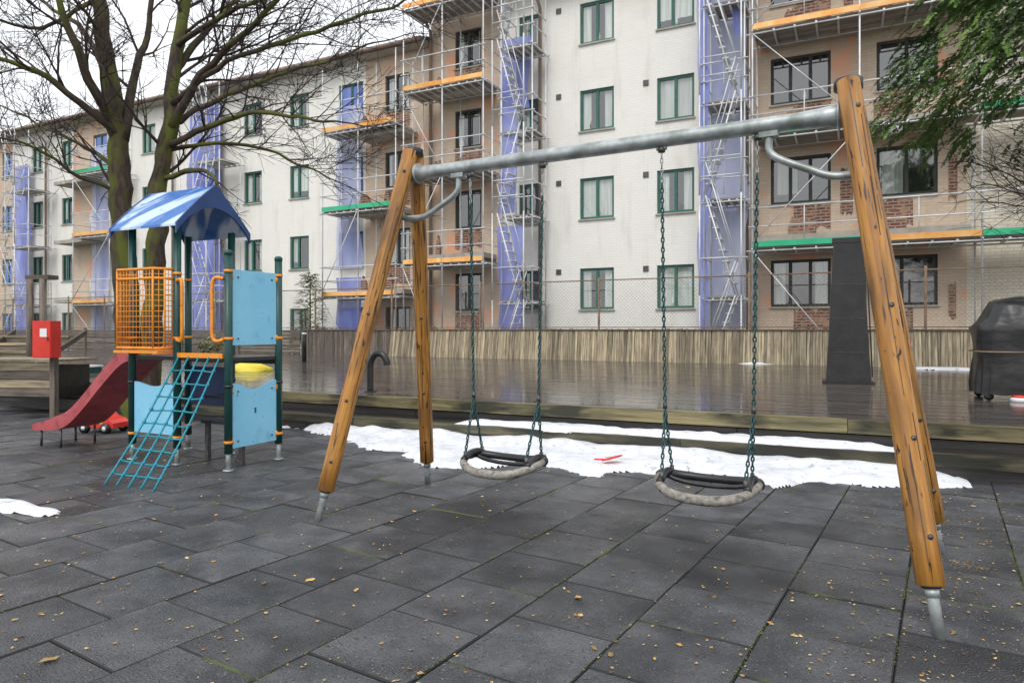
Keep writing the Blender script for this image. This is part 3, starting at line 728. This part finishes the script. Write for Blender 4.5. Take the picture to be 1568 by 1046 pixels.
# ---------------- trees ----------------
def grow(b,p,d,L,r,lev,up=.1,m='twig',maxlev=3,spread=.8):
    seg=max(3,int(L/.17)); pts=[p.copy()]; q=p.copy(); dd=d.normalized()
    for i in range(seg):
        dd=(dd+Vector((ru(-1,1),ru(-1,1),ru(-1,1)))*.19+Z*up*.18).normalized(); q=q+dd*L/seg; pts.append(q.copy())
    k=len(pts); r1=max(.0028,r*.35); b.tube(pts,[r+(r1-r)*i/(k-1) for i in range(k)],m,n=3 if lev>1 else 5,cap=False)
    if lev>=maxlev: return
    nchild=[0,6,5,2][lev]
    nchild=max(2,int(nchild*min(1.3,L/ [1,1.1,.6,.4][lev])))
    for c in range(nchild):
        i=random.randint(max(1,seg//4),seg-1); base=pts[i]; t=(pts[i]-pts[i-1]).normalized()
        sd=Vector((ru(-1,1),ru(-1,1),ru(-.5,.7))); sd=(sd-t*sd.dot(t)).normalized()
        nd=(t*.75+sd*spread).normalized()
        grow(b,base,nd,L*ru(.35,.6),max(.0034,r*.45),lev+1,up,m,maxlev,spread)
b=MB()
def limb(pts,r0,r1,sub=5,n=10,m='bark',kids=0,kl=(0.7,1.4),up=.15):
    P=[PD(*q) for q in pts]; S=smooth_path(P,sub)
    S=[s+Vector((noise.noise(s*3),noise.noise(s*3+Vector((9,0,0))),noise.noise(s*3+Vector((0,9,0)))))*.05 if 0<i<len(S) else s for i,s in enumerate(S)]
    k=len(S); rad=[(r0+(r1-r0)*i/(k-1))*(1+.12*noise.noise(s*5)) for i,s in enumerate(S)]
    b.tube(S,rad,m,n=n,cap=True)
    for c in range(kids):
        i=random.randint(max(2,k//5),k-2); t=(S[i]-S[i-1]).normalized(); sd=Vector((ru(-1,1),ru(-1,1),ru(-.35,.75))); sd=(sd-t*sd.dot(t)).normalized()
        grow(b,S[i],(t*.8+sd*.8),ru(*kl),max(.005,min(.028,rad[i]*.4)),1,up)
    grow(b,S[-1],S[-1]-S[-2],ru(.8,1.3),r1,1,up)
T=10.0
limb([(212,650,T),(200,560,T),(192,430,T),(186,300,T),(180,210,T),(165,110,T),(153,0,T-.1),(145,-150,T-.2),(150,-330,T-.3)],.2,.07,sub=8,n=18,kids=7,kl=(1,1.6))
limb([(226,650,T+.05),(232,520,T+.05),(238,400,T+.1),(243,300,T+.1),(257,205,T+.1),(268,100,T+.2),(282,0,T+.3),(300,-150,T+.4),(310,-320,T+.5)],.165,.05,sub=8,n=16,kids=8,kl=(1,1.6))
limb([(188,215,T),(160,188,T-.2),(110,150,T-.5),(60,112,T-.8),(0,95,T-1),(-60,70,T-1.2)],.065,.018,kids=10)
limb([(176,185,T),(150,150,T-.3),(118,75,T-.6),(90,0,T-.8),(70,-90,T-1)],.08,.03,kids=8)
limb([(184,260,T),(130,225,T+.4),(70,195,T+.8),(0,160,T+1.2)],.036,.012,kids=10)
limb([(183,300,T),(110,262,T-.5),(50,225,T-.9),(-20,210,T-1.3)],.03,.011,kids=10)
limb([(190,215,T),(206,120,T+.4),(228,40,T+.8),(240,-60,T+1)],.075,.03,kids=7)
limb([(165,110,T),(120,40,T+.5),(60,0,T+1),(10,-60,T+1.3)],.045,.018,kids=9)
limb([(259,200,T+.1),(300,130,T-.2),(345,75,T-.5),(410,20,T-.8),(470,-50,T-1)],.065,.022,kids=11)
limb([(255,225,T+.1),(330,190,T-.3),(400,175,T-.7),(470,182,T-1),(520,190,T-1.2)],.05,.011,kids=14)
limb([(262,190,T+.1),(330,155,T+.5),(420,118,T+.9),(520,88,T+1.3),(590,60,T+1.5)],.048,.012,kids=16)
limb([(268,110,T+.2),(320,45,T+.6),(370,-10,T+1),(430,-90,T+1.2)],.055,.022,kids=8)
limb([(246,275,T+.1),(290,262,T-.1),(325,268,T-.3),(335,285,T-.4)],.045,.018,kids=4,kl=(.3,.6))
limb([(254,232,T+.1),(330,218,T+.3),(410,232,T+.5),(480,262,T+.7),(520,280,T+.8)],.034,.009,kids=14)
limb([(272,70,T+.2),(350,20,T-.4),(440,-10,T-1),(560,-40,T-1.5)],.045,.015,kids=12)
limb([(264,160,T+.1),(350,95,T-.5),(460,55,T-1),(580,15,T-1.5),(640,-5,T-1.7)],.045,.011,kids=17)
limb([(150,0,T),(60,40,T-.8),(-40,20,T-1.3)],.035,.011,kids=9)
b.build('bare_deciduous_tree')
b=MB()
base=Vector((9.3,10.5,.42))
b.tube(smooth_path([base,base+Vector((-.1,0,1.5)),base+Vector((-.2,-.1,2.8))],4),[.09]*5+[.07]*4,'bark',n=10)
for k in range(14):
    st=base+Vector((-.15,0,ru(1.9,2.9))); grow(b,st,Vector((-1,ru(-.6,.2),ru(.1,.8))),ru(1.5,2.3),.018,1,.0)
b.build('bare_shrub')
b=MB()
tb=Vector((8.1,8.6,.38))
b.tube([tb,tb+Z*3,tb+Z*8.5],[.16,.13,.03],'bark',n=12)
def frond(b,p,d,L,m,wd=.018,sh=None):
    pts=[p];dd=d.normalized();q=p.copy()
    n=7
    for i in range(n):
        dd=(dd-Z*.12+Vector((ru(-1,1),ru(-1,1),ru(-1,1)))*.08).normalized(); q=q+dd*L/n; pts.append(q.copy())
    sh=R() if sh is None else sh
    side=dd.cross(Z); 
    if side.length<.1: side=Vector((1,0,0))
    side.normalize(); upv=side.cross(dd)
    for i in range(1,n+1):
        t=(pts[i]-pts[i-1]).normalized()
        for s in (-1,1):
            for rr in range(2):
                o=pts[i-1]+(pts[i]-pts[i-1])*ru(0,1); l=L*.3*(1-.55*i/n)*ru(.7,1.2)
                e=o+(t*.8+side*s*.7+upv*ru(-.3,.3)).normalized()*l; wv=(t*.7-side*s*.5).normalized()*wd
                b.add([o-wv*.3,o+wv*.3,(o+e)/2+wv,e,(o+e)/2-wv],[(0,1,2,3,4)],m,sh=min(1,max(0,sh+ru(-.2,.2))))
for k in range(1250):
    h=ru(3.95,7.6); a=ru(math.pi*.6,math.pi*1.7) if R()<.85 else ru(0,2*math.pi); rmax=3.45*(1-(h-3.95)/9)
    rr=rmax*math.sqrt(ru(.15,1))*(.88+.3*noise.noise(Vector((math.cos(a)*2,math.sin(a)*2,h))))
    p=tb+Vector((math.cos(a)*rr,math.sin(a)*rr,h-.06*rr+ru(-.2,.2)))
    sh=.5+.5*noise.noise(p*1.6)*1.6
    for q in range(4):
        frond(b,p+Vector((ru(-.12,.12),ru(-.12,.12),ru(-.12,.12))),Vector((math.cos(a),math.sin(a),-.25))+Vector((ru(-.5,.5),ru(-.5,.5),ru(-.4,.3))),ru(.22,.42),'needle',.013,min(1,max(0,sh)))
for k in range(26):
    h=ru(4.0,7.5); a=2*math.pi*k/26*5; rmax=2.8*(1-(h-3.9)/7.5)
    b.tube([tb+Z*(h-.1),tb+Vector((math.cos(a)*rmax*.5,math.sin(a)*rmax*.5,h+.05)),tb+Vector((math.cos(a)*rmax*.95,math.sin(a)*rmax*.95,h-.2))],[.035,.02,.007],'bark',n=5)
b.build('evergreen_tree')
b=MB(); pb=FP(ux(475,FO-.7),FO-.7,0)
b.tube([pb,pb+Z*3.2],[.06,.015],'bark',n=8)
for k in range(700):
    h=ru(.4,3.3); a=ru(0,6.283); rr=.85*(1-h/3.8)*math.sqrt(R())+.05
    frond(b,pb+Vector((math.cos(a)*rr,math.sin(a)*rr,h)),Vector((math.cos(a),math.sin(a),.5)),ru(.15,.32),'pine',.016)
b.build('pine_sapling')
b=MB()
for k in range(260):
    px=ru(305,345); p=G(px,545,.42)+Vector((0,ru(-.4,.4),ru(.0,.55)))
    frond(b,p,Vector((ru(-1,1),ru(-1,1),ru(.2,1))),ru(.1,.25),'pine',.014)
b.build('garden_bush')

# ---------------- deck furniture ----------------
c=G(1298,586,.42); b=MB()
def loft(b,prof,c,m,ax=UD,ay=ND):
    vs=[];fs=[]
    for (w,d,z) in prof:
        for (sx,sy) in ((-1,-1),(1,-1),(1,1),(-1,1)): vs.append(c+ax*sx*w/2+ay*sy*d/2+Z*(z))
    for i in range(len(prof)-1):
        for j in range(4): fs.append((i*4+j,i*4+(j+1)%4,i*4+4+(j+1)%4,i*4+4+j))
    fs+=[(3,2,1,0),tuple(len(prof)*4-4+k for k in range(4))]
    b.add(vs,fs,m)
c.z=.42
loft(b,[(.76,.6,0),(.76,.6,.03),(.66,.5,.031),(.6,.46,.5),(.53,.42,1.2),(.46,.38,2.0),(.43,.36,2.0001),(.43,.36,2.28),(.47,.39,2.2801),(.47,.39,2.36)],c,'iron')
for z in (.5,1.05,1.6): b.box(c-UD*(.28-.04*z)+ND*(.245-.03*z)+Z*z,UD*(.56-.08*z),ND*.012,Z*.008,'darksteel')
b.box(c+UD*.35-ND*.02+Z*.1,UD*.02,ND*.04,Z*2.0-UD*.09,'iron')
b.build('outdoor_fireplace')
gl=G(1493,612,.42); b=MB(); gc=gl+UD*.74+ND*-.3; gc.z=.42
rows=[(.70,.40,.08),(.70,.41,.2),(.68,.4,.5),(.69,.4,.62),(.70,.41,.8),(.71,.42,.9),(.64,.40,.98),(.58,.36,1.10),(.52,.30,1.22),(.38,.2,1.28),(.05,.03,1.285)]
n=72; vs=[];fs=[]; rr2=[]
for (r0,r1) in zip(rows,rows[1:]):
    for t in (0,.5): rr2.append(tuple(r0[i]+(r1[i]-r0[i])*t for i in range(3)))
rr2.append(rows[-1]); rows=rr2
for i,(w,d,z) in enumerate(rows):
    for k in range(n):
        a=2*math.pi*k/n; ca,sa=math.cos(a),math.sin(a); e=.35
        x=w*math.copysign(abs(ca)**e,ca); y=d*math.copysign(abs(sa)**e,sa)
        f=1+.05*noise.noise(Vector((x*7,y*7,z*2.5)))+.02*math.sin(k*1.3)*(1 if z<.5 else .3)
        vs.append(gc+UD*x*f+ND*y*f+Z*(z+.04*noise.noise(Vector((x*5,y*5,z*3)))))
for i in range(len(rows)-1):
    for k in range(n): fs.append((i*n+k,i*n+(k+1)%n,i*n+n+(k+1)%n,i*n+n+k))
fs.append(tuple((len(rows)-1)*n+k for k in range(n)))
b.add(vs,fs,'cover',smooth=True)
b.tube([gc+UD*.72*math.copysign(abs(math.cos(2*math.pi*k/n))**.35,math.cos(2*math.pi*k/n))+ND*.43*math.copysign(abs(math.sin(2*math.pi*k/n))**.35,math.sin(2*math.pi*k/n))+Z*.60 for k in range(n)],.01,'post',n=5,closed=True)
for sx in (-.6,.6):
    for sy in (-.3,.3): b.tube([gc+UD*sx+ND*sy-ND*.03+Z*.05,gc+UD*sx+ND*sy+ND*.03+Z*.05],.05,'black',n=14); b.tube([gc+UD*sx+ND*sy+Z*.04,gc+UD*sx+ND*sy+Z*.3],.02,'darksteel',n=6)
b.tube([gc-UD*.3+ND*.36+Z*.0,gc-UD*.3+ND*.36+Z*.05],.1,'white',n=16); b.tube([gc-UD*.3+ND*.36+Z*.051,gc-UD*.3+ND*.36+Z*.08],.08,'red',n=16)
b.build('covered_grill')
c=G(567,600,.42); b=MB(); b.tube(smooth_path([c,c+Z*.25,c+Z*.42+UD*.01,c+Z*.53+UD*.09,c+Z*.53+UD*.2,c+Z*.45+UD*.27,c+Z*.38+UD*.28],6),.047,'iron',n=16)
b.tube([c,c+Z*.015],.09,'iron',n=16); b.build('black_vent_pipe')
c=G(466,554,.42); b=MB(); b.tube([c,c+Z*.8,c+Z*.83],[.06,.06,.03],'iron',n=14); b.tube([c+Z*.74,c+Z*.78],.063,'white',n=14); b.build('bollard_lamp')
c=G(1324,560,.42); b=MB(); d=c.y; zt=CH+(HY-196)*d/F
b.tube([c,c+Z*(zt-.42)],[.04,.03],'darksteel',n=10); b.tube([c,c+Z*.05],.09,'darksteel',n=12)
top=Vector((c.x,c.y,zt)); r_=Vector((1,-.3,0)).normalized()
b.tube(smooth_path([top-Z*.02,top+r_*.2+Z*.03,top+r_*.5,top+r_*.62-Z*.02],4),.018,'darksteel',n=8)
h=top+r_*.66-Z*.06; b.tube([h+Z*.1,h+Z*.07,h+Z*.02],[.04,.1,.15],'darksteel',n=16); b.tube([h+Z*.02,h-Z*.06,h-Z*.12,h-Z*.14],[.145,.14,.09,.02],'white',n=16)
b.build('street_lamp')
c=PD(64,548,9.8); b=MB(); X=Vector((1,-.15,0)).normalized(); Y=Vector((.15,1,0)).normalized()
b.box(c-X*.15,X*.3,Y*.18,Z*.53,'red'); b.box(c-X*.14-Y*.008+Z*.01,X*.28,Y*.007,Z*.51,'red'); b.box(c-X*.02-Y*.012+Z*.3,X*.11,Y*.003,Z*.12,'white'); b.box(c+X*.1-Y*.02+Z*.24,X*.015,Y*.011,Z*.06,'darksteel')
b.box(c-X*.04+Y*.181-Z*c.z,X*.08,Y*.08,Z*(c.z+.4),'slatd'); b.build('fire_hose_cabinet')
b=MB(); 
for px in (46,66):
    c=PD(px,560,13.0); b.tube([Vector((c.x,c.y,.42)),Vector((c.x,c.y,2.25))],.06,'slatd',n=10)
c=PD(56,424,13.0); b.box(Vector((c.x,c.y,2.25))-X*.25,X*.5,Y*.25,Z*.08,'slatd'); b.build('timber_post_shelter')
# timber planter and steps on the far left
b=MB(); pp=PD(-60,560,10.6)
for k in range(4): b.box(pp+Vector((0,0,k*.13-.46)),X*1.65,Y*.05,Z*.12,'slat' if k%2 else 'slatd')
b.box(pp+Vector((0,0,.065)),X*1.7,Y*.8,Z*.04,'slat'); b.box(pp+Vector((0,.06,-.5)),X*1.6,Y*.7,Z*.5,'darkwood')
b.build('timber_planter')
b=MB(); pp=G(-70,566,.42)
for k in range(5):
    b.box(Vector((pp.x,pp.y+k*.3,.42+k*.17)),X*1.9,Y*.29,Z*.05,'slat'); b.box(Vector((pp.x,pp.y+k*.3+.03,.42+k*.17-.12 if k else .41)),X*1.9,Y*.03,Z*.12,'slatd')
for s in (0,1.9):
    b.box(Vector((pp.x,pp.y,.42))+X*s,X*.05,Y*1.5+Z*.75,Z*.12,'slatd')
b.build('wooden_steps')
b=MB()
p=G(75,598,.19); b.box(Vector((p.x,p.y,.19)),X*.13,Y*.02,Z*.3,'white'); b.box(Vector((p.x+.03,p.y-.008,.26)),X*.07,Y*.003,Z*.1,'red'); b.build('notice_sign')
c=G(383,568,.42); b=MB(); vs=[];fs=[]; n=18;mm=6
for i in range(mm+1):
    for k in range(n):
        a=2*math.pi*k/n; r=.42*(1-(i/mm)**1.7)+.01; r*=1+.12*math.sin(3*a+i); vs.append(Vector((c.x+math.cos(a)*r,c.y+math.sin(a)*r*.7,.42+.22*(i/mm)**.8+.03*noise.noise(Vector((a*2,i,0))))))
for i in range(mm):
    for k in range(n): fs.append((i*n+k,i*n+(k+1)%n,i*n+n+(k+1)%n,i*n+n+k))
fs.append(tuple(mm*n+k for k in range(n))); b.add(vs,fs,'yellow',smooth=True); b.build('yellow_toy_cover')
c=G(112,572,.42); b=MB(); b.box(c-X*.3,X*.6,Y*.4,Z*.12,'green'); b.box(c-X*.32+Z*.121,X*.64,Y*.42,Z*.03,'white'); b.build('storage_tub')
c=G(160,661); b=MB(); X=Vector((.97,-.25,0)).normalized(); Y=Vector((.25,.97,0)).normalized()
prof_=[(-.26,.07),(-.27,.15),(-.2,.19),(-.12,.2),(-.07,.27),(.03,.28),(.1,.2),(.2,.17),(.26,.13),(.26,.07)]
vs=[];k=len(prof_)
for s in (-.13,.13): 
    for x,z in prof_: vs.append(c+X*x+Y*s*(.8 if z>.21 else 1)+Z*z)
b.add(vs,[tuple(range(k))[::-1],tuple(range(k,2*k))]+[(j,(j+1)%k,k+(j+1)%k,k+j) for j in range(k)],'red')
for x in (-.16,.16):
    for s in (-.14,.14): b.tube([c+X*x+Y*(s-.025)+Z*.065,c+X*x+Y*(s+.025)+Z*.065],.065,'black',n=16); b.tube([c+X*x+Y*(s-.03)+Z*.065,c+X*x+Y*(s-.026)+Z*.065],.03,'white',n=10)
b.box(c-X*.06-Y*.115+Z*.2,X*.08,Y*.004,Z*.05,'black'); b.box(c-X*.1-Y*.134+Z*.12,X*.2,Y*.003,Z*.025,'yellow'); b.build('toy_car')
c=G(937,701,.1); c.z=.1; b=MB(); vs=[];n=14
for k in range(n):
    a=2*math.pi*k/n; vs.append(c+UD*.095*math.cos(a)+ND*.06*math.sin(a)+Z*(.0+.03*math.cos(a)))
b.add([c-Z*.006]+vs,[(0,k+1,(k+1)%n+1) for k in range(n)],'red'); b.tube(vs,.006,'red',n=5,closed=True); b.tube([c-UD*.08-Z*.02,c-UD*.17-Z*.025],.009,'red',n=6); b.build('toy_shovel')
# ---------------- leaves ----------------
b=MB()
for k in range(1500):
    d=2.1+5.5*R()**1.1; x=ru(-.85,.85)*d
    p=Vector((x,d,.003)); 
    if toD(p)[1]<STEPB+.1: continue
    fleck(b,p,ru(.003,.013) if R()<.93 else ru(.014,.024),'leaf')
for k in range(420): 
    a=ru(2.6,7.2); p=Vector((ru(-6.5,-2.4),a,.003)); fleck(b,p,ru(.006,.018),'leaf')
for k in range(420):
    d=ru(2.2,5.4); p=Vector((d*.62+random.gauss(0,.35),d,.003))
    if toD(p)[1]>STEPB+.3: fleck(b,p,ru(.003,.011),'leaf')
for k in range(110):
    p=G(1487,868)+Vector((random.gauss(0,.05),random.gauss(0,.045),.004)); fleck(b,p,ru(.005,.011),'leaf',ru(0,.4),fl=.2)
for (x,y,s) in ((475,888,.035),(885,915,.035),(75,1010,.05),(938,881,.018),(1180,955,.02),(1262,1002,.012),(700,1005,.012),(910,993,.02),(1460,968,.02)): fleck(b,G(x,y,.004),s,'leaf')
b.build('fallen_leaves')

# ---------------- camera / light ----------------
cd=bpy.data.cameras.new('camera'); cd.lens=24; cd.sensor_width=36; cd.shift_y=-(523-HY)/1568; cd.clip_end=1000; cd.clip_start=.05
cam=bpy.data.objects.new('camera',cd); cam.location=(0,0,CH); cam.rotation_euler=(math.radians(90),0,0); bpy.context.collection.objects.link(cam); bpy.context.scene.camera=cam
wd=bpy.data.worlds.new('World'); bpy.context.scene.world=wd; wd.use_nodes=True; nt=wd.node_tree; bg=nt.nodes['Background']
sky=nt.nodes.new('ShaderNodeTexSky'); sky.sky_type='NISHITA'; sky.sun_disc=False; sky.sun_elevation=math.radians(50); sky.sun_rotation=math.radians(200); sky.dust_density=5
mx=nt.nodes.new('ShaderNodeMix'); mx.data_type='RGBA'; mx.inputs[0].default_value=.88; mx.inputs[7].default_value=(9.4,9.6,9.9,1)
nt.links.new(sky.outputs[0],mx.inputs[6]); nt.links.new(mx.outputs[2],bg.inputs[0]); bg.inputs[1].default_value=.145
sd=bpy.data.lights.new('sun','SUN'); sd.energy=1.3; sd.angle=math.radians(25); sd.color=(1,.985,.96); so=bpy.data.objects.new('sun',sd)
el,az=math.radians(50),math.radians(200)
dirv=Vector((math.sin(az)*math.cos(el),math.cos(az)*math.cos(el),math.sin(el)))
so.rotation_euler=dirv.to_track_quat('Z','Y').to_euler(); so.location=(0,0,20); bpy.context.collection.objects.link(so)
sc=bpy.context.scene; sc.view_settings.view_transform='Standard'; sc.view_settings.look='None'; sc.view_settings.exposure=0
